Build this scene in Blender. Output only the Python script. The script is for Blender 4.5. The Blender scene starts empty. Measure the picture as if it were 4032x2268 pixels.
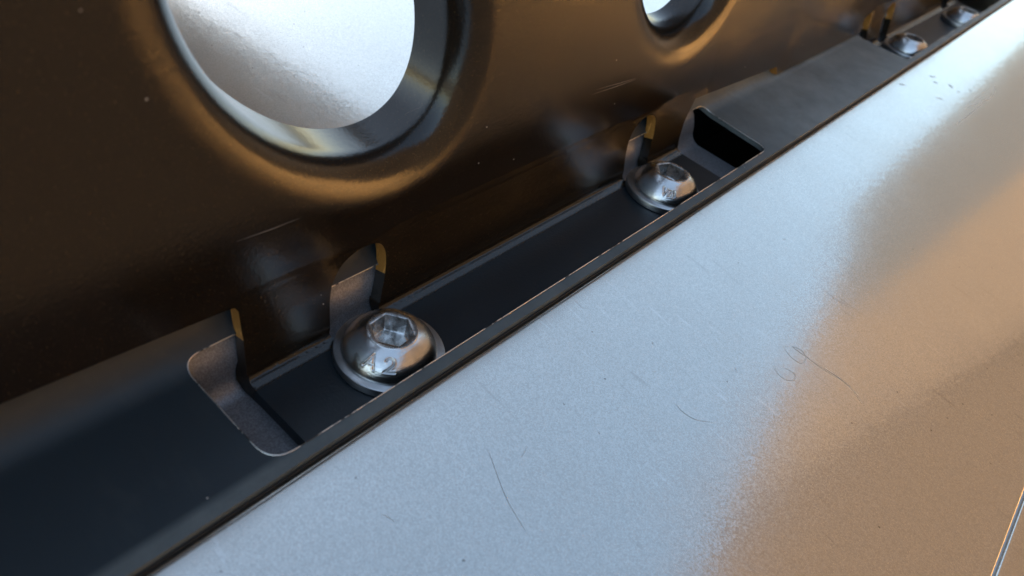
import bpy, bmesh, math, random
import numpy as np
from mathutils import Vector, Matrix
from mathutils.geometry import delaunay_2d_cdt

U = 0.001                      # the model is written in millimetres
rnd = random.Random(7)
scene = bpy.context.scene
C = scene.collection

# ------------------------------------------------------------------ camera
cam = bpy.data.cameras.new('camera')
cam.sensor_width = 36.0
cam.lens = 27.0
cam.clip_start = 0.002
cam.clip_end = 400.0
cam.dof.use_dof = True
cam.dof.focus_distance = 0.128
cam.dof.aperture_fstop = 30.0
camo = bpy.data.objects.new('camera', cam)
C.objects.link(camo)
right = Vector((0.6476, -0.7296, 0.2198)).normalized()
fwd = Vector((0.6535, 0.3834, -0.6527)).normalized()
up = right.cross(fwd).normalized()
right = fwd.cross(up).normalized()
m = Matrix((right, up, -fwd)).transposed().to_4x4()
m.translation = Vector((-57.79, -50.72, 84.48)) * U
camo.matrix_world = m
scene.camera = camo

# ------------------------------------------------------------------ light
SUN_EL, SUN_AZ = 12.0, 95.0     # degrees; azimuth counter-clockwise from +x
w = bpy.data.worlds.new('World'); scene.world = w; w.use_nodes = True
nt = w.node_tree; nt.nodes.clear()
sky = nt.nodes.new('ShaderNodeTexSky'); sky.sky_type = 'NISHITA'; sky.sun_disc = False
sky.sun_elevation = math.radians(SUN_EL); sky.sun_rotation = math.radians(90 - SUN_AZ)
sky.air_density = 1.0; sky.dust_density = 2.0; sky.ozone_density = 0.2
bg = nt.nodes.new('ShaderNodeBackground'); bg.inputs['Strength'].default_value = 0.15
wo = nt.nodes.new('ShaderNodeOutputWorld')
nt.links.new(sky.outputs[0], bg.inputs[0]); nt.links.new(bg.outputs[0], wo.inputs[0])
sl = bpy.data.lights.new('sun', 'SUN'); sl.energy = 2.0; sl.angle = math.radians(0.5); sl.color = (1.0, 0.87, 0.71)
so = bpy.data.objects.new('sun', sl); C.objects.link(so)
e, a = math.radians(SUN_EL), math.radians(SUN_AZ)
so.rotation_euler = Vector((math.cos(e)*math.cos(a), math.cos(e)*math.sin(a), math.sin(e))).to_track_quat('Z', 'Y').to_euler()
vs = scene.view_settings
vs.view_transform = 'Standard'; vs.look = 'None'; vs.exposure = 2.3; vs.gamma = 1.0; vs.use_curve_mapping = False
scene.cycles.max_bounces = 10

# ------------------------------------------------------------------ helpers
def link(o, parent=None):
    C.objects.link(o)
    if parent is not None: o.parent = parent
    return o
def empty(name, label, cat, loc=(0, 0, 0), group=None):
    o = bpy.data.objects.new(name, None); o.empty_display_size = 0.01; C.objects.link(o)
    o.location = Vector(loc) * U
    o['label'] = label; o['category'] = cat
    if group: o['group'] = group
    return o
def tag(o, label, cat, group=None):
    o['label'] = label; o['category'] = cat
    if group: o['group'] = group
    return o
def make(name, verts, faces, mat, parent=None, smooth=True, sharp=35.0, scale=U):
    me = bpy.data.meshes.new(name)
    me.from_pydata([tuple(c * scale for c in v) for v in verts], [], faces)
    me.update()
    me.polygons.foreach_set('use_smooth', [smooth] * len(me.polygons))
    if smooth and sharp: me.set_sharp_from_angle(angle=math.radians(sharp))
    me.materials.append(mat)
    o = bpy.data.objects.new(name, me)
    return link(o, parent)
def thicken(o, t, sharp=35.0, offset=-1.0, bevel=0.0):
    """turn a surface into a sheet of thickness t (mm) behind its front face"""
    md = o.modifiers.new('s', 'SOLIDIFY'); md.thickness = t * U; md.offset = offset; md.use_even_offset = False
    if bevel:
        for p in o.data.polygons: p.use_smooth = True
        b = o.modifiers.new('b', 'BEVEL'); b.width = bevel * U; b.segments = 2; b.limit_method = 'ANGLE'; b.angle_limit = math.radians(50)
    dg = bpy.context.evaluated_depsgraph_get()
    me = bpy.data.meshes.new_from_object(o.evaluated_get(dg))
    o.modifiers.clear()
    old = o.data; o.data = me; bpy.data.meshes.remove(old)
    me.polygons.foreach_set('use_smooth', [True] * len(me.polygons))
    me.set_sharp_from_angle(angle=math.radians(sharp))
    return o
def inside(poly, x, y):
    n = len(poly); r = np.zeros(x.shape, bool)
    px, py = poly[:, 0], poly[:, 1]
    for i in range(n):
        x1, y1, x2, y2 = px[i], py[i], px[i-1], py[i-1]
        if y1 == y2: continue
        c = ((y1 > y) != (y2 > y)) & (x < (x2 - x1) * (y - y1) / (y2 - y1) + x1)
        r ^= c
    return r
def cdt_sheet(border, holes, extra):
    """triangles of a flat outline with holes, in (x, s); returns verts2d, faces"""
    vs_, ed = [], []
    for loop in [border] + holes:
        b = len(vs_); n = len(loop)
        vs_ += [Vector((float(p[0]), float(p[1]))) for p in loop]
        ed += [(b + i, b + (i + 1) % n) for i in range(n)]
    vs_ += [Vector((float(p[0]), float(p[1]))) for p in extra]
    v, _, f, *_r = delaunay_2d_cdt(vs_, ed, [], 0, 1e-4)
    v = np.array([(p.x, p.y) for p in v]); f = np.array([list(t) for t in f if len(t) == 3])
    c = v[f].mean(1)
    ok = inside(np.array(border), c[:, 0], c[:, 1])
    for h in holes: ok &= ~inside(np.array(h), c[:, 0], c[:, 1])
    f = f[ok]
    # counter-clockwise in (x, s)
    d = v[f]; ar = (d[:, 1, 0]-d[:, 0, 0])*(d[:, 2, 1]-d[:, 0, 1]) - (d[:, 1, 1]-d[:, 0, 1])*(d[:, 2, 0]-d[:, 0, 0])
    f[ar < 0] = f[ar < 0][:, ::-1]
    f = f[np.abs(ar) > 1e-9]
    return v, [tuple(int(i) for i in t) for t in f]
def resample(pts, step):
    out = []
    n = len(pts)
    for i in range(n):
        p, q = np.array(pts[i], float), np.array(pts[(i+1) % n], float)
        k = max(1, int(np.linalg.norm(q-p) / step))
        out += [p + (q-p)*j/k for j in range(k)]
    return out
def rounded(pts, r, seg=6):
    """round the corners of a closed polygon; r is one number or one per corner"""
    n = len(pts); out = []
    for i in range(n):
        ri = r[i] if isinstance(r, (list, tuple)) else r
        p = np.array(pts[i], float); a_ = np.array(pts[i-1], float) - p; b_ = np.array(pts[(i+1) % n], float) - p
        if ri <= 0: out.append(tuple(p)); continue
        la, lb = np.linalg.norm(a_), np.linalg.norm(b_)
        k = min(ri, la*.49, lb*.49)
        A, B = p + a_/la*k, p + b_/lb*k
        for j in range(seg+1):
            t = j/seg
            out.append(tuple((1-t)**2*A + 2*t*(1-t)*p + t*t*B))
    return out
def sstep(x, a, b):
    t = np.clip((x-a)/(b-a), 0, 1); return t*t*(3-2*t)
def tube(name, pts, r, mat, parent, n=6, closed=False, taper=False):
    vs_, fs = [], []; N = len(pts); P = [Vector(p) for p in pts]
    for i, p in enumerate(P):
        if closed: d = P[(i+1) % N] - P[i-1]
        else: d = P[min(i+1, N-1)] - P[max(i-1, 0)]
        d.normalize()
        u_ = d.orthogonal() if abs(d.z) > .95 else Vector((0, 0, 1)).cross(d)
        u_.normalize(); v_ = d.cross(u_)
        rr = r * (1 - .8*abs(2*i/(N-1)-1)**3) if taper else r
        for k in range(n):
            t = 2*math.pi*k/n
            vs_.append(p + u_*(rr*math.cos(t)) + v_*(rr*math.sin(t)))
    M = N if closed else N-1
    for i in range(M):
        for k in range(n):
            j = (i+1) % N
            fs.append((i*n+k, i*n+(k+1) % n, j*n+(k+1) % n, j*n+k))
    return make(name, vs_, fs, mat, parent, sharp=None)

# ------------------------------------------------------------------ materials
class Mat:
    def __init__(s, name):
        s.m = bpy.data.materials.new(name); s.m.use_nodes = True
        s.t = s.m.node_tree; s.p = s.t.nodes['Principled BSDF']
        s.co = s.t.nodes.new('ShaderNodeTexCoord').outputs['Object']
    def set(s, **k):
        for n, v in k.items():
            i = s.p.inputs[n.replace('_', ' ')]
            if hasattr(v, 'links') or hasattr(v, 'is_linked'): s.t.links.new(v, i)
            else: i.default_value = (*v, 1) if isinstance(v, tuple) and len(v) == 3 else v
        return s
    def node(s, kind, ins=None, **attr):
        n = s.t.nodes.new('ShaderNode' + kind)
        for k, v in attr.items(): setattr(n, k, v)
        for k, v in (ins or {}).items():
            i = n.inputs[k]
            if hasattr(v, 'is_linked'): s.t.links.new(v, i)
            else: i.default_value = v
        return n
    def noise(s, scale, detail=2.0, rough=.5, vec=None, dist=0.0):
        return s.node('TexNoise', {'Vector': vec or s.co, 'Scale': scale, 'Detail': detail, 'Roughness': rough, 'Distortion': dist}).outputs['Fac']
    def mapping(s, scale, rot=(0, 0, 0)):
        return s.node('Mapping', {'Vector': s.co, 'Scale': scale, 'Rotation': rot}).outputs[0]
    def ramp(s, fac, stops):
        n = s.node('ValToRGB', {'Fac': fac}); cr = n.color_ramp
        while len(cr.elements) < len(stops): cr.elements.new(.5)
        for el, (p, c) in zip(cr.elements, stops):
            el.position = p; el.color = (*c, 1) if isinstance(c, tuple) else (c, c, c, 1)
        return n.outputs['Color']
    def mix(s, fac, a_, b_, kind='MIX'):
        n = s.node('Mix', data_type='RGBA', blend_type=kind)
        for idx, v in ((0, fac), (6, a_), (7, b_)):
            if hasattr(v, 'is_linked'): s.t.links.new(v, n.inputs[idx])
            else: n.inputs[idx].default_value = (*v, 1) if isinstance(v, tuple) else v
        return n.outputs[2]
    def math(s, op, a_, b_=0.0):
        n = s.node('Math', {0: a_, 1: b_}, operation=op); return n.outputs[0]
    def bump(s, h, dist, strength=1.0, normal=None):
        ins = {'Height': h, 'Distance': dist, 'Strength': strength}
        if normal is not None: ins['Normal'] = normal
        return s.node('Bump', ins).outputs[0]

def mat_black(name, rough, ior, peel, dust=0.62, base=(.0045, .0045, .005), scuff=False):
    q = Mat(name)
    n1 = q.noise(1900, 2, .55); n2 = q.noise(260, 2, .5)
    b = q.bump(n2, .00004*peel, .4); b = q.bump(n1, .00003*peel, .8, b)
    sp = q.node('TexVoronoi', {'Vector': q.co, 'Scale': 420.0, 'Randomness': 1.0}, feature='F1')
    dot = q.math('LESS_THAN', sp.outputs['Distance'], .05)
    pick = q.math('GREATER_THAN', q.node('SeparateColor', {'Color': sp.outputs['Color']}).outputs[0], 1.0-.05*dust)
    d = q.math('MULTIPLY', dot, pick)
    fine = q.ramp(q.noise(5200, 1, .6), [(.66, 0.0), (.76, 1.0)])
    col = q.mix(q.math('MULTIPLY', fine, .13*dust), base, (.22, .15, .07))
    rr = q.math('ADD', q.math('MULTIPLY', q.noise(90, 4, .6), .12), rough-.06)
    if scuff:
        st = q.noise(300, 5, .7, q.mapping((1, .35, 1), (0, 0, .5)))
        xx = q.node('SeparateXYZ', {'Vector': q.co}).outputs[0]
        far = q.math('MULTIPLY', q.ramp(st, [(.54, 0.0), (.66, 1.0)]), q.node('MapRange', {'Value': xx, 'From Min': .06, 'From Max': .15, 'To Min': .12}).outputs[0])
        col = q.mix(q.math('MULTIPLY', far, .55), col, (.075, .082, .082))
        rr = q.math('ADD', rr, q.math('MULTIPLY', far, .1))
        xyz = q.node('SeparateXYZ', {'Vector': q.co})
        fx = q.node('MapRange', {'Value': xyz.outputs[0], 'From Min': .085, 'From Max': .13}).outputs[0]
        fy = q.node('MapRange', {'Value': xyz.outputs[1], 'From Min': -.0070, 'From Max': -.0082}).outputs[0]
        dust_and_sheen = q.math('MULTIPLY', q.math('MAXIMUM', fx, q.math('MULTIPLY', fy, .5)), q.ramp(q.noise(120, 5, .7), [(.25, .45), (.7, 1.0)]))  # dust plus grazing sky sheen painted in, far end and front strip
        col = q.mix(q.math('MULTIPLY', dust_and_sheen, .9), col, (.20, .225, .225))
    col = q.mix(d, col, (.5, .47, .42))
    q.set(Base_Color=col, Roughness=rr, IOR=ior, Normal=b)
    return q.m
M_GLOSS = mat_black('black_gloss_powder_coat', .21, 1.54, 1.0, 2.4, (.0088, .0060, .0036))
M_SATIN = mat_black('black_satin_powder_coat', .46, 1.5, .6, .5, (.011, .019, .026), True)
M_FLOOR = mat_black('black_eggshell_coat', .36, 1.48, 1.6, .5, (.007, .0115, .0155))

q = Mat('grey_primer_channel')
n = q.noise(4200, 2, .6); n2 = q.noise(150, 4, .6)
q.set(Base_Color=q.mix(q.ramp(n, [(.40, 0.0), (.62, 1.0)]), (.15, .153, .165), (.24, .243, .26)), Metallic=.45,
      Roughness=q.math('ADD', q.math('MULTIPLY', n2, .2), .30), Normal=q.bump(n, .00006, .6))
M_CHANNEL = q.m

def mat_silver(name):
    q = Mat(name)
    vo = q.node('TexVoronoi', {'Vector': q.co, 'Scale': 6500.0}, feature='F1')
    cc = vo.outputs['Color']
    # tiny tilted flakes
    nm = q.node('VectorMath', {0: cc, 1: (.5, .5, .5)}, operation='SUBTRACT').outputs[0]
    nm = q.node('VectorMath', {0: nm, 'Scale': .021}, operation='SCALE').outputs[0]
    geo = q.t.nodes.new('ShaderNodeNewGeometry').outputs['Normal']
    nm = q.node('VectorMath', {0: nm, 1: geo}, operation='ADD').outputs[0]
    nm = q.node('VectorMath', {0: nm}, operation='NORMALIZE').outputs[0]
    val = q.node('SeparateColor', {'Color': cc}).outputs[1]
    col = q.mix(val, (.47, .455, .422), (.63, .61, .565))
    # dirt specks and faint streaks
    sp = q.node('TexVoronoi', {'Vector': q.co, 'Scale': 330.0}, feature='F1')
    dot = q.math('LESS_THAN', q.math('ADD', sp.outputs['Distance'], q.math('MULTIPLY', q.noise(4000, 1), .10)), .105)
    pick = q.math('GREATER_THAN', q.node('SeparateColor', {'Color': sp.outputs['Color']}).outputs[0], .72)
    col = q.mix(q.math('MULTIPLY', q.math('MULTIPLY', dot, pick), .75), col, (.10, .09, .085))
    film = q.ramp(q.noise(60, 5, .65), [(.35, 0.0), (.75, 1.0)])
    col = q.mix(q.math('MULTIPLY', film, .10), col, (.36, .31, .25))
    for k_, an in enumerate((.25, .9, 1.9)):
        hl = q.ramp(q.noise(900+130*k_, 1, .5, q.mapping((1, .018, 1), (0, 0, an))), [(.70, 0.0), (.735, 1.0)])
        hl = q.math('MULTIPLY', hl, q.ramp(q.noise(45+9*k_, 2), [(.50, 0.0), (.62, .22)]))
        col = q.mix(hl, col, (.80, .78, .75) if k_ else (.22, .20, .18))
    st = q.ramp(q.noise(520, 3, .6, q.mapping((1, .05, 1), (0, 0, .7))), [(.62, 0.0), (.70, 1.0)])
    ro = q.math('ADD', q.math('MULTIPLY', film, .05), .14)
    q.set(Base_Color=col, Metallic=.92, Roughness=ro, Normal=nm, Coat_Weight=.8,
          Coat_Roughness=q.math('ADD', q.math('MULTIPLY', st, .10), .05), Coat_IOR=1.5)
    q.t.links.new(q.bump(q.noise(420, 2, .5), .00006, .5), q.p.inputs['Coat Normal'])
    return q.m
M_SILVER = mat_silver('silver_metallic_paint')

def mat_steel(name, base, rough):
    q = Mat(name)
    sc = q.noise(700, 4, .6, q.mapping((1, 1, 4)))
    bl = q.noise(190, 4, .6)
    col = q.mix(q.ramp(bl, [(.42, 0.0), (.66, 1.0)]), base, tuple(c*.62 for c in base))
    ro = q.math('ADD', q.math('MULTIPLY', bl, .22), rough-.11)
    q.set(Base_Color=col, Metallic=1.0, Roughness=ro, Normal=q.bump(sc, .00009, .55))
    return q.m
M_STEEL = mat_steel('stainless_steel', (.66, .65, .64), .24)
q = Mat('scraped_stainless_socket')
n = q.noise(620, 5, .65, None, .8)
gr = q.ramp(n, [(.36, 0.0), (.60, 1.0)])
q.set(Base_Color=q.mix(gr, (.17, .16, .15), (.70, .69, .68)), Metallic=1.0, Roughness=q.math('SUBTRACT', .42, q.math('MULTIPLY', gr, .2)), Normal=q.bump(n, .00005, .5))
M_SOCKET = q.m
M_WASHER = mat_steel('dull_washer_steel', (.55, .55, .55), .34)

q = Mat('chipped_edge')
msk = q.ramp(q.noise(170, 4, .7), [(.44, 0.0), (.50, 1.0)])
q.set(Base_Color=q.mix(msk, (.01, .011, .012), (.72, .70, .66)), Metallic=msk, Roughness=.34)
M_CHIP = q.m
q = Mat('amber_bare_edge_lit')
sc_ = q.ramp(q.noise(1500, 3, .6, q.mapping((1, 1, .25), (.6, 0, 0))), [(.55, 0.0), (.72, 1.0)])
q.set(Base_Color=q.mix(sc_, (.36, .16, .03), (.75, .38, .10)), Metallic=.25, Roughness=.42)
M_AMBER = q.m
q = Mat('scratch_grey'); q.set(Base_Color=(.24, .22, .20), Roughness=.5); M_SCRATCH = q.m
q = Mat('pale_scratch'); q.set(Base_Color=(.62, .60, .58), Roughness=.5); M_SCRATCH2 = q.m
q = Mat('rubber'); q.set(Base_Color=(.012, .012, .012), Roughness=.6); M_RUBBER = q.m

# ------------------------------------------------------------------ surroundings seen as reflections (metres)
def box(name, x0, x1, y0, y1, z0, z1, mat, parent=None):
    v = [(x, y, z) for z in (z0, z1) for y in (y0, y1) for x in (x0, x1)]
    f = [(0, 2, 3, 1), (4, 5, 7, 6), (0, 1, 5, 4), (2, 6, 7, 3), (0, 4, 6, 2), (1, 3, 7, 5)]
    return make(name, v, f, mat, parent, smooth=False, scale=1.0)
def mat_wall(name, ca, cb, sc=6):
    q = Mat(name); n = q.noise(sc, 5, .6)
    q.set(Base_Color=q.mix(n, ca, cb), Roughness=.85, Normal=q.bump(q.noise(40, 3), .01, .5)); return q.m
g = box('ground', -60, 60, -60, 60, -1.62, -1.42, mat_wall('driveway', (.22, .17, .12), (.32, .25, .18), 1.5))
g['kind'] = 'structure'
house = empty('house', 'brown two-storey house beside the car, seen as the tan reflection in the silver paint', 'house')
house.location = (5.6, .05, -1.42); house.rotation_euler = (0, 0, math.radians(207))
M_LOW = mat_wall('ochre_render', (.66, .39, .16), (.72, .45, .20)); M_UP = mat_wall('brown_cladding', (.038, .024, .0135), (.050, .032, .019))
M_DARK = mat_wall('dark_timber', (.05, .035, .025), (.07, .05, .035))
M_GREY = mat_wall('grey_render', (.024, .029, .042), (.032, .038, .052))
M_TAN = mat_wall('tan_boards', (.062, .045, .034), (.078, .057, .043))
box('end_wall', 0, 1.15, 0, 5, 0, 4.2, M_GREY, house)
box('pilaster', 1.15, 2.2, -.03, 5, 0, 4.2, M_TAN, house)
box('base_wall', 2.2, 3.2, 0, 5, 0, 1.95, M_UP, house)
box('lower_wall', 3.2, 4.8, 0, 5, 0, 1.95, M_LOW, house)
box('floor_band', 2.2, 4.8, -.05, 5, 1.95, 2.5, M_DARK, house)
box('upper_wall', 2.2, 4.8, 0, 5, 2.5, 4.2, M_UP, house)
box('dark_standin', 4.8, 16, .1, 5, 0, 4.2, M_DARK, house)  # dark block added for the dark reflection of the person behind the camera
def prism(name, poly, y0, y1, mat, parent):
    n_ = len(poly)
    v = [(x, y0, z) for x, z in poly]+[(x, y1, z) for x, z in poly]
    f = [tuple(range(n_)), tuple(range(2*n_-1, n_-1, -1))]+[(i, n_+i, n_+(i+1) % n_, (i+1) % n_) for i in range(n_)]
    return make(name, v, f, mat, parent, smooth=False, scale=1.0)
prism('gable_edge', [(.6, 4.2), (2.2, 4.2), (2.2, 5.52)], -.03, 5, M_TAN, house)
prism('gable_wall', [(2.2, 4.2), (7.7, 4.2), (4.4, 7.3), (2.2, 5.52)], 0, 5, M_UP, house)

# ------------------------------------------------------------------ silver car body
car = empty('car_body', 'silver metallic car body with fine scratches, under the black rail', 'car', (0, -12, 4))
def local(o):                     # children of car are written in scene coordinates
    o.matrix_parent_inverse = Matrix.Translation(-car.location); return o
def strip(name, prof, x0, x1, mat, parent, nx=40):
    xs = np.linspace(x0, x1, nx); vs_, fs = [], []
    k = len(prof)
    for x in xs:
        for (y, z) in prof: vs_.append((x, y, z))
    for i in range(nx-1):
        for j in range(k-1): fs.append((i*k+j, (i+1)*k+j, (i+1)*k+j+1, i*k+j+1))
    return make(name, vs_, fs, mat, parent)
def zs(y): return 4.0 + .11*(y+12.5)
SEAM = -82.9
prof = [(-10, -6), (-10, -3), (-10, 3)]
for i in range(11):
    t = i/10*math.pi/2; prof.append((-10.0-.5*(1-math.cos(t)), 3.75+.45*math.sin(t)))
ys = np.linspace(-10.9, SEAM+1.0, 24); prof += [(y, zs(y)) for y in ys]
for i in range(1, 6):
    t = i/5*math.pi/2; prof.append((SEAM+1.0-.8*math.sin(t), zs(SEAM+1)-.3*(1-math.cos(t))))
prof.append((SEAM+.2, -8))
prof = prof[::-1]
local(strip('roof_panel', prof, -130, 760, M_SILVER, car))
p2 = [(SEAM-.15, -8)]
for i in range(6):
    t = i/5*math.pi/2; p2.append((SEAM-.15-.3*(1-math.cos(t)), zs(SEAM)-.33+.3*math.sin(t)))
p2 += [(y, zs(y)-.05) for y in np.linspace(SEAM-2, -420, 14)]
local(strip('outer_panel', p2[::-1], -130, 760, M_SILVER, car))
local(strip('seam_gap', [(SEAM-1.5, zs(SEAM)-.7), (SEAM+1.5, zs(SEAM)-.7)], -130, 760, M_SCRATCH2, car, 3))
local(strip('far_panel', [(23, -9), (23.2, -2)] + [(y, 0.2+.08*(y-24)-.00016*max(0, y-120)**2) for y in np.linspace(24, 460, 40)], -260, 820, M_SILVER, car))
# scratches and stray fibres lying on the silver paint
def on_silver(pts, r, mat, name='scratch'):
    P = []
    for i in range(len(pts)-1):
        for j in range(6):
            t = j/6; a_ = np.array(pts[max(i-1, 0)]); b_ = np.array(pts[i]); c_ = np.array(pts[i+1]); d_ = np.array(pts[min(i+2, len(pts)-1)])
            P.append(.5*((2*b_)+(c_-a_)*t+(2*a_-5*b_+4*c_-d_)*t*t+(3*b_-a_-3*c_+d_)*t**3))
    P.append(np.array(pts[-1], float))
    local(tube(name, [(p[0], p[1], zs(p[1])+r*.3) for p in P], r, mat, car, 5, taper=True))
SCR = [
    (.05, M_SCRATCH, [(56.56, -40.65), (55.12, -39.92), (54.2, -42.11), (54.73, -43.85), (56.98, -43.62), (57.51, -42.21), (56.68, -40.88), (56.98, -43.62), (57.42, -47.41), (58.35, -51.49), (56.83, -55.15)]),
    (.045, M_SCRATCH, [(49.39, -40.59), (48.36, -42.25), (48.64, -43.78), (49.81, -44.59), (51.18, -44.18), (50.9, -42.64), (50.24, -41.85)]),
    (.035, M_SCRATCH, [(58.03, -47.13), (58.27, -50.4), (57.9, -53.89)]),
    (.05, M_SCRATCH, [(-2.6, -22.02), (-3.43, -23.71), (-4.97, -26.76), (-5.83, -28.83), (-6.38, -30.75), (-6.92, -32.95)]),
    (.045, M_SCRATCH, [(27.1, -34.12), (26.78, -35.68), (27.42, -37.91), (29.74, -40.17)]),
    (.05, M_SCRATCH, [(-19.26, -20.08), (-18.94, -20.77), (-18.71, -21.71)]),
    (.04, M_SCRATCH, [(0.29, -25.42), (1.09, -25.29), (2.36, -24.74)]),
    (.09, M_SCRATCH2, [(204.95, -30.91), (216.57, -32.42), (225.58, -33.66), (233.41, -33.32), (239.89, -31.77)]),
    (.09, M_SCRATCH2, [(189.74, -32.54), (202.1, -32.94), (211.15, -33.03), (220.21, -32.95)]),
    (.14, M_SCRATCH, [(212.88, -15.95), (213.31, -16.76), (215.68, -17.41)]),
    (.12, M_SCRATCH, [(210.3, -18.07), (210.51, -18.78), (210.92, -19.52)]),
    (.10, M_SCRATCH, [(199.25, -22.62), (200.47, -23.58), (201.25, -24.6)]),
    (.14, M_SCRATCH, [(191.96, -12.42), (192.94, -13.13), (193.74, -13.9)]),
    (.16, M_SCRATCH, [(214.96, -25.49), (214.62, -25.84)]),
    (.16, M_SCRATCH, [(221.89, -27.5), (222.01, -28.09)]),
    (.16, M_SCRATCH, [(215.64, -21.84), (215.07, -23.58)]),
    (.05, M_SCRATCH, [(42.48, -36.67), (41.91, -37.23)]),
    (.06, M_SCRATCH, [(207.81, -30.33), (220.01, -30.99), (234.8, -31.22)]),
    (.05, M_SCRATCH, [(12.65, -29.61), (12.53, -30.08)]),
    (.05, M_SCRATCH, [(82.8, -25.58), (83.18, -26.18)]),
    (.06, M_SCRATCH, [(33.92, -24.75), (33.74, -25.21)]),
]
for r_, m_, p_ in SCR: on_silver(p_, r_*.75, m_)

# ------------------------------------------------------------------ sheet C: grey channel under everything
ch = [(y, -2.27) for y in np.linspace(-9.5, 7.0, 8)]
for i in range(1, 13):
    t = i/12*math.pi/2; ch.append((7.0+3.17*math.sin(t), .9-3.17*math.cos(t)))
ch += [(10.8, 2.6), (11.5, 4.0), (12.6, 5.2), (14.0, 6.3), (15.3, 8.2), (16.0, 11), (16.1, 20)]
for x0, x1, lab in ((-130, 107, 'dull grey channel piece showing in the cut-out with the two near bolts'),
                    (205, 338, 'dull grey channel piece under the blurred far cut-out at top right')):
    o = strip('gutter_channel', ch, x0, x1, M_CHANNEL, None, 8)
    thicken(o, 1.0)
    tag(o, lab, 'channel')
underlay = local(strip('dark_underlay', [(-9.95, -2), (-9.95, -16), (16.8, -16), (16.8, 19)][::-1], -130, 560, M_RUBBER, car, 4))  # black sheet added so the end of the cut-out reads as deep shade

# ------------------------------------------------------------------ sheet A: upright panel with flared holes, tabs and bolted strip
YW, YT, TA = 11.0, 7.9, 2.2
PITCH = 237.0
SLOTS = [0.0, PITCH]
B2 = 77.0
XL, XR = -18.3, 95.3
JT, JB = 13.4, 12.2            # joggle between these heights
def joggle_amount(x):
    amt = np.zeros_like(x)
    for dx in SLOTS:
        u_ = x-dx
        a_ = sstep(u_, -18.2, -15.8)*(1-sstep(u_, 97.5, 100.5))
        for b in (0.0, B2):   # the press mark fades out round each notch
            c0 = b+2.2
            a_ = a_*(1-.85*np.exp(-((u_-c0)/6.5)**4))
        amt = amt+a_
    return amt
def jz(x):
    """height of the crease: it drops and rounds off beside the notches"""
    z = np.zeros_like(x)
    for dx in SLOTS:
        for b in (0.0, B2):
            z = z-1.0*np.exp(-((x-dx-b-2.2)/8.0)**2)
    return z
RB = 0.9
def mapA(x, s):
    """developed sheet (x, s) -> 3d front face.  s = height on the upright; below s=RB the sheet bends to the floor"""
    x = np.asarray(x, float); s = np.asarray(s, float)
    am, dz = joggle_amount(x), jz(x)
    jt, jb = JT+dz*.8, JB+dz*.5
    t = np.clip((jt-s)/(jt-jb), 0, 1); j = t*t*t*(t*(6*t-15)+10)
    lean = np.clip((12.1-s)/10.8, 0, 1)
    yf = YW-am*.17*j-(YW-YT-.17*am)*lean*(.35*lean+.65)
    y = yf.copy(); z = s.copy()
    # faint dents pressed beside the notches
    for dx in SLOTS:
        for b in (0.0, B2):
            y = y-.05*np.exp(-((x-dx-b+7.5)/4.2)**2-((s-7.2)/1.3)**2)*(s > 2)
    L = RB*math.pi/2
    k = (s < RB) & (s > RB-L); th = (RB-s)/RB
    y = np.where(k, yf-RB*(1-np.cos(th)), y); z = np.where(k, RB-RB*np.sin(th), z)
    k = s <= RB-L
    u_ = (RB-L)-s
    y = np.where(k, yf-RB-u_, y); z = np.where(k, .4*np.clip(1-u_/1.1, 0, 1)-.4, z)
    z = z+.4*(s < 8)*np.clip((8-s)/6, 0, 1)+.4*0
    return np.stack([x, y, z], -1)
SF = RB-RB*math.pi/2-(YT-RB)-8.6     # developed s of the hidden front edge of the floor (y = -8.6)
def notch(b, dx):
    pts = [(-4.6, -1.2), (-4.5, 0.6), (-4.0, 3.5), (-3.5, 6.0), (-2.7, 8.2), (-.9, 10.2), (1.6, 11.3), (4.2, 11.5),
           (6.3, 10.9), (7.2, 9.4), (7.2, 7.2), (6.6, 4.8), (5.6, 2.4), (4.9, .6), (4.6, -1.2)]
    return [(dx+b+x, s) for x, s in pts]
def bez(pts, step=.35):
    """smooth an open polyline (Catmull-Rom)"""
    P = [np.array(p, float) for p in pts]; out = []
    for i in range(len(P)-1):
        a_, b_, c_, d_ = P[max(i-1, 0)], P[i], P[i+1], P[min(i+2, len(P)-1)]
        k = max(2, int(np.linalg.norm(c_-b_)/step))
        for j in range(k):
            t = j/k
            out.append(tuple(.5*((2*b_)+(c_-a_)*t+(2*a_-5*b_+4*c_-d_)*t*t+(3*b_-a_-3*c_+d_)*t**3)))
    out.append(tuple(P[-1])); return out
ZTOP = 76.0
border = [(-125, ZTOP), (-125, 14.4), (-45, 12.9)]
for k, dx in enumerate(SLOTS):
    border += [(dx-19.2, 11.5), (dx-17.9, 11.3), (dx-17.5, 10.6), (dx-17.6, 6), (dx-17.9, 3.4), (dx-18.15, .9), (dx+XL, RB-RB*math.pi/2),
               (dx+XL, SF), (dx+XR, SF), (dx+XR, RB-RB*math.pi/2-4), (dx+XR, 0), (dx+XR+.3, 2.0), (dx+97.5, 6.0), (dx+100.6, 9.4), (dx+101.4, 10.4)]
    border += [(dx+143.0, 8.6), (dx+146.5, 8.4), (dx+147.6, 6.2), (dx+212, 6.2), (dx+213, 10.4)] if k == 0 else [(dx+143, 8.6), (dx+260, 8.6)]
border += [(dx+260, ZTOP)]
border = resample(border, 1.2)
holesA = []
for dx in SLOTS:
    for b in (0.0, B2):
        holesA.append(resample(bez(notch(b, dx)), .5))
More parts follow.
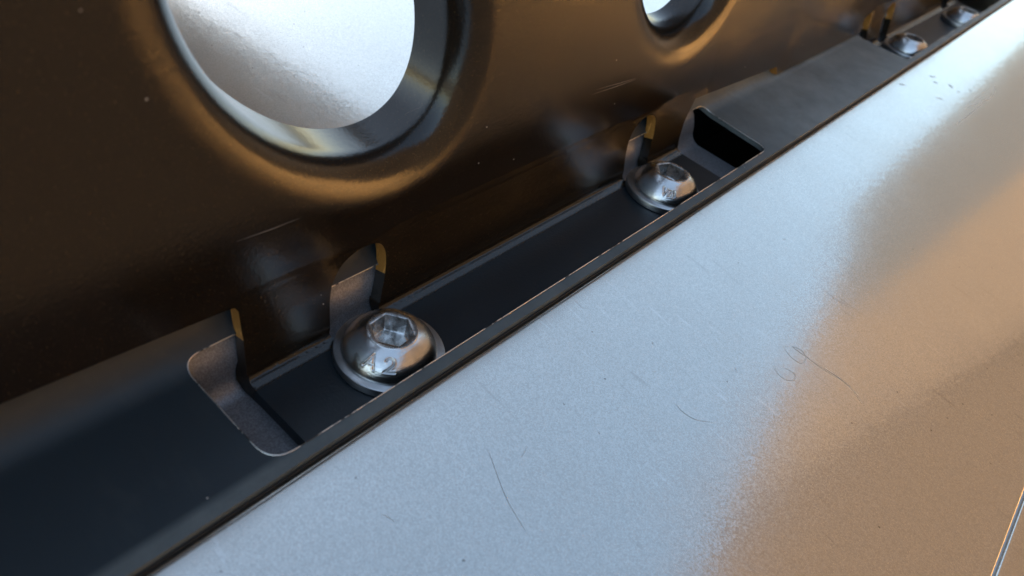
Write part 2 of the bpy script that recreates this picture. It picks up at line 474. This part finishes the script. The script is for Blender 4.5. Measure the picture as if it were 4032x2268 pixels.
# flared holes: tilted ovals
def oval(cx, cz, a_, b_, tilt, n=120):
    out = []
    for i in range(n):
        t = 2*math.pi*i/n
        u_, v_ = a_*math.cos(t), b_*math.sin(t)
        nu, nv = math.cos(t)/a_, math.sin(t)/b_; l = math.hypot(nu, nv); nu /= l; nv /= l
        c_, s_ = math.cos(tilt), math.sin(tilt)
        out.append(((cx+u_*c_-v_*s_, cz+u_*s_+v_*c_), (nu*c_-nv*s_, nu*s_+nv*c_)))
    return out
OV = [oval(-1.76+dx, 45.48+dz, 17.9*k, 27.96*k, .747) for dx, dz, k in ((0, 0, 1), (79.0, 3.2, .98), (158.0, 3.4, .97), (237.0, 3.0, .97), (316, 3, .97))]
GROW = 4.0                     # the shallow start of the flare lies this far outside the oval
fl = [(-GROW, 0.0), (-2.6, .06), (-1.3, .26), (-.2, .62)]
x_, d_ = -.2, .62
for i in range(1, 15):
    ang = math.radians(24+(85-24)*i/14); x_ += .42*math.cos(ang)*1.0; d_ += .42*math.sin(ang); fl.append((x_, d_))
for i in range(1, 6): fl.append((x_+.10*i, d_+.95*i))
extra = []
for dx in SLOTS:
    for x in np.arange(dx-24, dx+107, 1.5):
        for s in np.concatenate([np.arange(2, 16, .5), np.linspace(RB-RB*math.pi/2, RB, 8), RB-RB*math.pi/2-np.array([.2, .5, .8, 1.1, 1.3]), np.arange(-16, -3.0, 3)]):
            extra.append((x+rnd.uniform(-.02, .02), s))
    for b in (0.0, B2):
        for x in np.arange(dx+b-10, dx+b+12, .6):
            for s in np.arange(-.6, 15, .45): extra.append((x, s+rnd.uniform(-.02, .02)))
def clean(extra, loops, gap):
    P = np.array(extra); keep = np.ones(len(P), bool)
    for l in loops:
        L = np.array(l)
        for i in range(0, len(L), 400):
            d = np.abs(P[:, None, 0]-L[None, i:i+400, 0]) + np.abs(P[:, None, 1]-L[None, i:i+400, 1])
            keep &= d.min(1) > gap
    return P[keep]
extra = clean(extra, [border]+holesA, .22)
ovout = [[(p[0]+n_[0]*GROW, p[1]+n_[1]*GROW) for p, n_ in ov] for ov in OV]
v2, fA = cdt_sheet(border, holesA+ovout, extra)
vA = [tuple(p) for p in mapA(v2[:, 0], v2[:, 1])]
key = {(round(p[0], 3), round(p[2], 3)): i for i, p in enumerate(vA)}
for ov in OV:
    rings = []
    for (rho, dep) in fl:
        ring = []
        for p, n_ in ov:
            x, z = p[0]-n_[0]*rho, p[1]-n_[1]*rho
            i = key.get((round(x, 3), round(z, 3))) if rho == -GROW else None
            if i is None: vA.append((x, YW+dep, z)); i = len(vA)-1
            ring.append(i)
        rings.append(ring)
    for r0, r1 in zip(rings, rings[1:]):
        n_ = len(r0)
        for i in range(n_): fA.append((r0[i], r0[(i+1) % n_], r1[(i+1) % n_], r1[i]))
panel = make('perforated_panel', vA, fA, M_GLOSS)
thicken(panel, TA, 40)
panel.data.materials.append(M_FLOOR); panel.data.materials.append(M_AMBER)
for p in panel.data.polygons:
    if p.center.z < .0011 and p.center.y < .00582: p.material_index = 1
    elif p.normal.x < -.5 and .0054 < p.center.z < .0130 and p.center.y < .0150: p.material_index = 2  # bare amber edge, coloured only above the height where warm light reaches
tag(panel, 'glossy black pressed steel panel with big flared oval holes, standing over the bolts', 'metal panel')

WSCR =  [[(-17.37, 22.01), (-12.68, 21.76), (-8.27, 21.69)], [(54.71, 23.16), (62.51, 22.82), (69.42, 22.65)], [(55.56, 23.9), (63.57, 23.3), (69.24, 22.95)], [(7.9, 32.3), (10.72, 32.55)]]
for p_ in WSCR: tube('scratch', [(x, YW-.005, z) for x, z in p_], .035, M_SCRATCH, panel, 5, taper=True)

# ------------------------------------------------------------------ sheet B: black rail with long cut-outs
ZB, RBB, YB0, TB = 5.2, 6.6, 8.0, 1.2
def mapB(x, s):
    x = np.asarray(x, float); s = np.asarray(s, float)
    y = s.copy(); z = np.full_like(s, ZB)
    th = np.clip((s-YB0)/RBB, 0, math.pi/2)
    y = np.where(s > YB0, YB0+RBB*np.sin(th), y); z = np.where(s > YB0, ZB+RBB*(1-np.cos(th)), z)
    end = YB0+RBB*math.pi/2
    z = np.where(s > end, ZB+RBB+(s-end), z)
    # the front edge is folded down over a small radius
    f0, r = -9.9, .22
    th = np.clip((f0-s)/r, 0, math.radians(80))
    y = np.where(s < f0, f0-r*np.sin(th), y); z = np.where(s < f0, ZB-r*(1-np.cos(th)), z)
    rest = np.clip(f0-r*math.radians(80)-s, 0, None)
    y = np.where(s < f0, y-rest*math.cos(math.radians(80)), y); z = np.where(s < f0, z-rest*math.sin(math.radians(80)), z)
    return np.stack([x, y, z], -1)
bB = resample([(-125, -9.55), (520, -9.55), (520, 26), (-125, 26)], 3)
slots2 = []
for dx in SLOTS:
    slots2.append(resample(rounded([(dx-25.6, -7.7), (dx+108.3, -7.7), (dx+110.3, 11.6), (dx-25.4, 11.4)], [3.6, 2.6, 3.0, 2.6], 8), .8))
exB = [(x, s+rnd.uniform(-.01, .01)) for x in np.arange(-123, 518, 3.0) for s in np.concatenate([[-9.3, -8.9, -8.5,  -4, 0, 4, 7], np.linspace(8, 17.4, 14), [21]])]
exB = clean(exB, [bB]+slots2, .12)
vb, fb = cdt_sheet(bB, slots2, exB)
rail = make('mounting_rail', [tuple(p) for p in mapB(vb[:, 0], vb[:, 1])], fb, M_SATIN)
thicken(rail, TB, 40)
tag(rail, 'satin black sheet-metal rail with long cut-outs along the silver paint', 'rail')
for k, sl_ in enumerate(slots2):
    P = mapB(np.array([p[0] for p in sl_]), np.array([p[1] for p in sl_]))
    tube('worn_edge', [(p[0], p[1], p[2]-.04) for p in P], .10 if k == 0 else .08, M_CHIP, rail, 6, closed=True)
# rubber lip between rail and paint
lip = strip('rubber_lip', [(-8.9, -3), (-8.9, 3.7), (-9.55, 3.75), (-9.65, 4.35), (-9.85, 4.4), (-9.92, 4.0), (-9.92, -3)][::-1], -125, 520, M_RUBBER, rail, 6)

# ------------------------------------------------------------------ bolts and washers
def seg_dist(px, py, strokes):
    d = np.full(px.shape, 9.0)
    for st in strokes:
        for (x1, y1), (x2, y2) in zip(st, st[1:]):
            vx, vy = x2-x1, y2-y1; L = vx*vx+vy*vy+1e-9
            t = np.clip(((px-x1)*vx+(py-y1)*vy)/L, 0, 1)
            d = np.minimum(d, np.hypot(px-x1-t*vx, py-y1-t*vy))
    return d
def bolt_mesh(strokes=None, az=0.0, hexrot=0.0, lo=False):
    """button head, origin at the underside centre.  strokes: lettering in mm, x along the rim, y up the dome"""
    n = 96 if lo else 432
    prof = [(3.9, 0.0), (6.75, 0.0), (6.98, .10), (7.0, .30), (6.97, .50)]
    R0, Z0, R1, Z1 = 6.97, .50, 3.72, 3.85
    K = 16 if lo else 84
    # dome: arc bulging outwards between the rim and the top ring
    ch_ = math.hypot(R0-R1, Z1-Z0); rad = 5.4; hmid = math.sqrt(rad*rad-ch_*ch_/4)
    mx, mz = (R0+R1)/2, (Z0+Z1)/2; ux, uz = (R1-R0)/ch_, (Z1-Z0)/ch_
    cx, cz = mx-uz*hmid, mz+ux*hmid
    a0, a1 = math.atan2(Z0-cz, R0-cx), math.atan2(Z1-cz, R1-cx)
    dome = [(cx+rad*math.cos(a0+(a1-a0)*i/K), cz+rad*math.sin(a0+(a1-a0)*i/K)) for i in range(1, K+1)]
    first = len(prof); prof += dome
    prof += [(3.64, 3.93), (3.5, 3.96)]
    th = np.arange(n)/n*2*math.pi
    V = []; P = np.array(prof)
    length = rad*abs(a1-a0)
    for j, (r, z) in enumerate(prof):
        rr, zz = np.full(n, r), np.full(n, z)
        if strokes is not None and first <= j < first+K:
            v = (j-first+1)/K*length
            dth = (th-az+math.pi) % (2*math.pi)-math.pi
            d = seg_dist(dth*5.6, np.full(n, v), strokes)
            dep = -.15*np.exp(-(d/.12)**2)+.04*np.exp(-((d-.25)/.09)**2)
            nx_, nz_ = (r-cx)/rad, (z-cz)/rad
            rr = rr+dep*nx_; zz = zz+dep*nz_
        V += list(zip(rr*np.cos(th), rr*np.sin(th), zz))
    # ring to hexagon, socket walls and floor
    fl_ = 2.78
    def hexr(t): return fl_/np.cos((t-hexrot) % (math.pi/3)-math.pi/6)
    hr = hexr(th)
    for k_, z in ((1.05, 3.95), (1.0, 3.88), (.985, .95), (.93, .82)):
        V += list(zip(hr*k_*np.cos(th), hr*k_*np.sin(th), np.full(n, z)))
    V += list(zip(.6*np.cos(th), .6*np.sin(th), np.full(n, .6)))
    rows = len(prof)+5; F = []; MI = []
    for j in range(rows-1):
        for i in range(n):
            F.append((j*n+i, j*n+(i+1) % n, (j+1)*n+(i+1) % n, (j+1)*n+i)); MI.append(1 if j >= len(prof)-2 else 0)
    F.append(tuple((rows-1)*n+i for i in range(n))); MI.append(1)
    return V, F, MI
def washer_mesh(r0=4.3, r1=8.15, h=1.5, n=96):
    prof = [(r0, 0), (r1-.18, 0), (r1, .18), (r1, h-.28), (r1-.08, h-.1), (r1-.30, h), (r0, h)]
    V = [(r*math.cos(2*math.pi*i/n), r*math.sin(2*math.pi*i/n), z) for r, z in prof for i in range(n)]
    k = len(prof)
    F = [(j*n+i, j*n+(i+1) % n, ((j+1) % k)*n+(i+1) % n, ((j+1) % k)*n+i) for j in range(k) for i in range(n)]
    return V, F
def arc(cx, cy, rx, ry, a0, a1, n=14): return [(cx+rx*math.cos(math.radians(a0+(a1-a0)*i/n)), cy+ry*math.sin(math.radians(a0+(a1-a0)*i/n))) for i in range(n+1)]
A2 = [[(-2.15, 1.55), (-1.45, 3.55), (-.75, 1.55)], [(-1.92, 2.15), (-.98, 2.15)],
      arc(1.15, 2.95, .60, .58, 165, -40)+[(.55, 1.55)], [(.55, 1.55), (1.85, 1.55)]]
V8 = [[(-.9, 3.0), (-.45, 1.4), (.05, 2.9)], [(.25, 1.35), (.45, 2.6)], arc(.75, 2.1, .26, .62, 0, 360), arc(1.35, 2.15, .26, .62, 0, 360)]
def bolt(x, y, strokes, az, hexrot, lab, wlab, lo=False, tilt=(0, 0), woff=(0, 0), zw=1.5):
    b = empty('button_head_bolt', lab, 'bolt', (x, y, zw+.02), 'button-head bolts in the rail cut-outs')
    b.rotation_euler = (math.radians(tilt[0]), math.radians(tilt[1]), 0)
    V, F, MI = bolt_mesh(strokes, az, hexrot, lo)
    h = make('head', V, F, M_STEEL, b, sharp=28)
    h.data.materials.append(M_SOCKET)
    h.data.polygons.foreach_set('material_index', MI)
    shank = [(4.0*math.cos(t/12*math.pi*2), 4.0*math.sin(t/12*math.pi*2), z) for z in (.1, -4.4) for t in range(12)]
    make('shank', shank, [(i, (i+1) % 12, 12+(i+1) % 12, 12+i) for i in range(12)], M_STEEL, b)
    wv, wf = washer_mesh()
    o = make('flat_washer', wv, wf, M_WASHER, None, sharp=30)
    o.location = Vector((x+woff[0], y+woff[1], 0.01))*U
    tag(o, wlab, 'washer', 'flat washers under the bolt heads')
AZC = math.radians(-139)
bolt(0, 0, A2, AZC-math.radians(7), math.radians(5), 'nearest steel button-head bolt, stamped A2, with hexagon socket', 'flat steel washer under the nearest bolt, stamped A2', woff=(.1, -.1))
bolt(B2, -.3, V8, math.radians(-152), math.radians(40), 'second steel button-head bolt, at the far end of the near cut-out', 'flat steel washer under the second bolt of the near cut-out', woff=(-.3, .1))
bolt(PITCH-1, -2.0, None, 0, .2, 'small blurred bolt at the near end of the far cut-out', 'washer under the nearer bolt of the far cut-out', lo=True)
bolt(PITCH+64, -4.0, None, 0, .5, 'farthest bolt, in the top right corner of the picture', 'washer under the farthest bolt, in the top right corner', lo=True)

# ------------------------------------------------------------------ raised lid beyond the far panel, mirrored in its paint
poly = [(-10, 2), (105, 93), (209, 176), (262, 218), (262, 285), (-160, 285), (-160, 2)]
n = len(poly)
lv = [(x, 200, z) for x, z in poly]+[(x, 206, z) for x, z in poly]
lf = [tuple(range(n)), tuple(range(2*n-1, n-1, -1))]+[(i, n+i, n+(i+1) % n, (i+1) % n) for i in range(n)]
M_LID = mat_wall('grey_lid', (.20, .215, .235), (.25, .265, .285), 30)
o = make('raised_lid', lv, lf, M_LID, None, smooth=False)
tag(o, 'grey raised lid with slanted edge, mirrored in the silver paint behind the big hole', 'lid')
ev = [(x, y, z) for z in (-5, 36) for y in (208, 216) for x in (-320, 300)]
make('sun_blocker', ev, [(0, 2, 3, 1), (4, 5, 7, 6), (0, 1, 5, 4), (2, 6, 7, 3), (0, 4, 6, 2), (1, 3, 7, 5)], M_LID, o, smooth=False)  # unseen box added to keep the low sun off the far panel
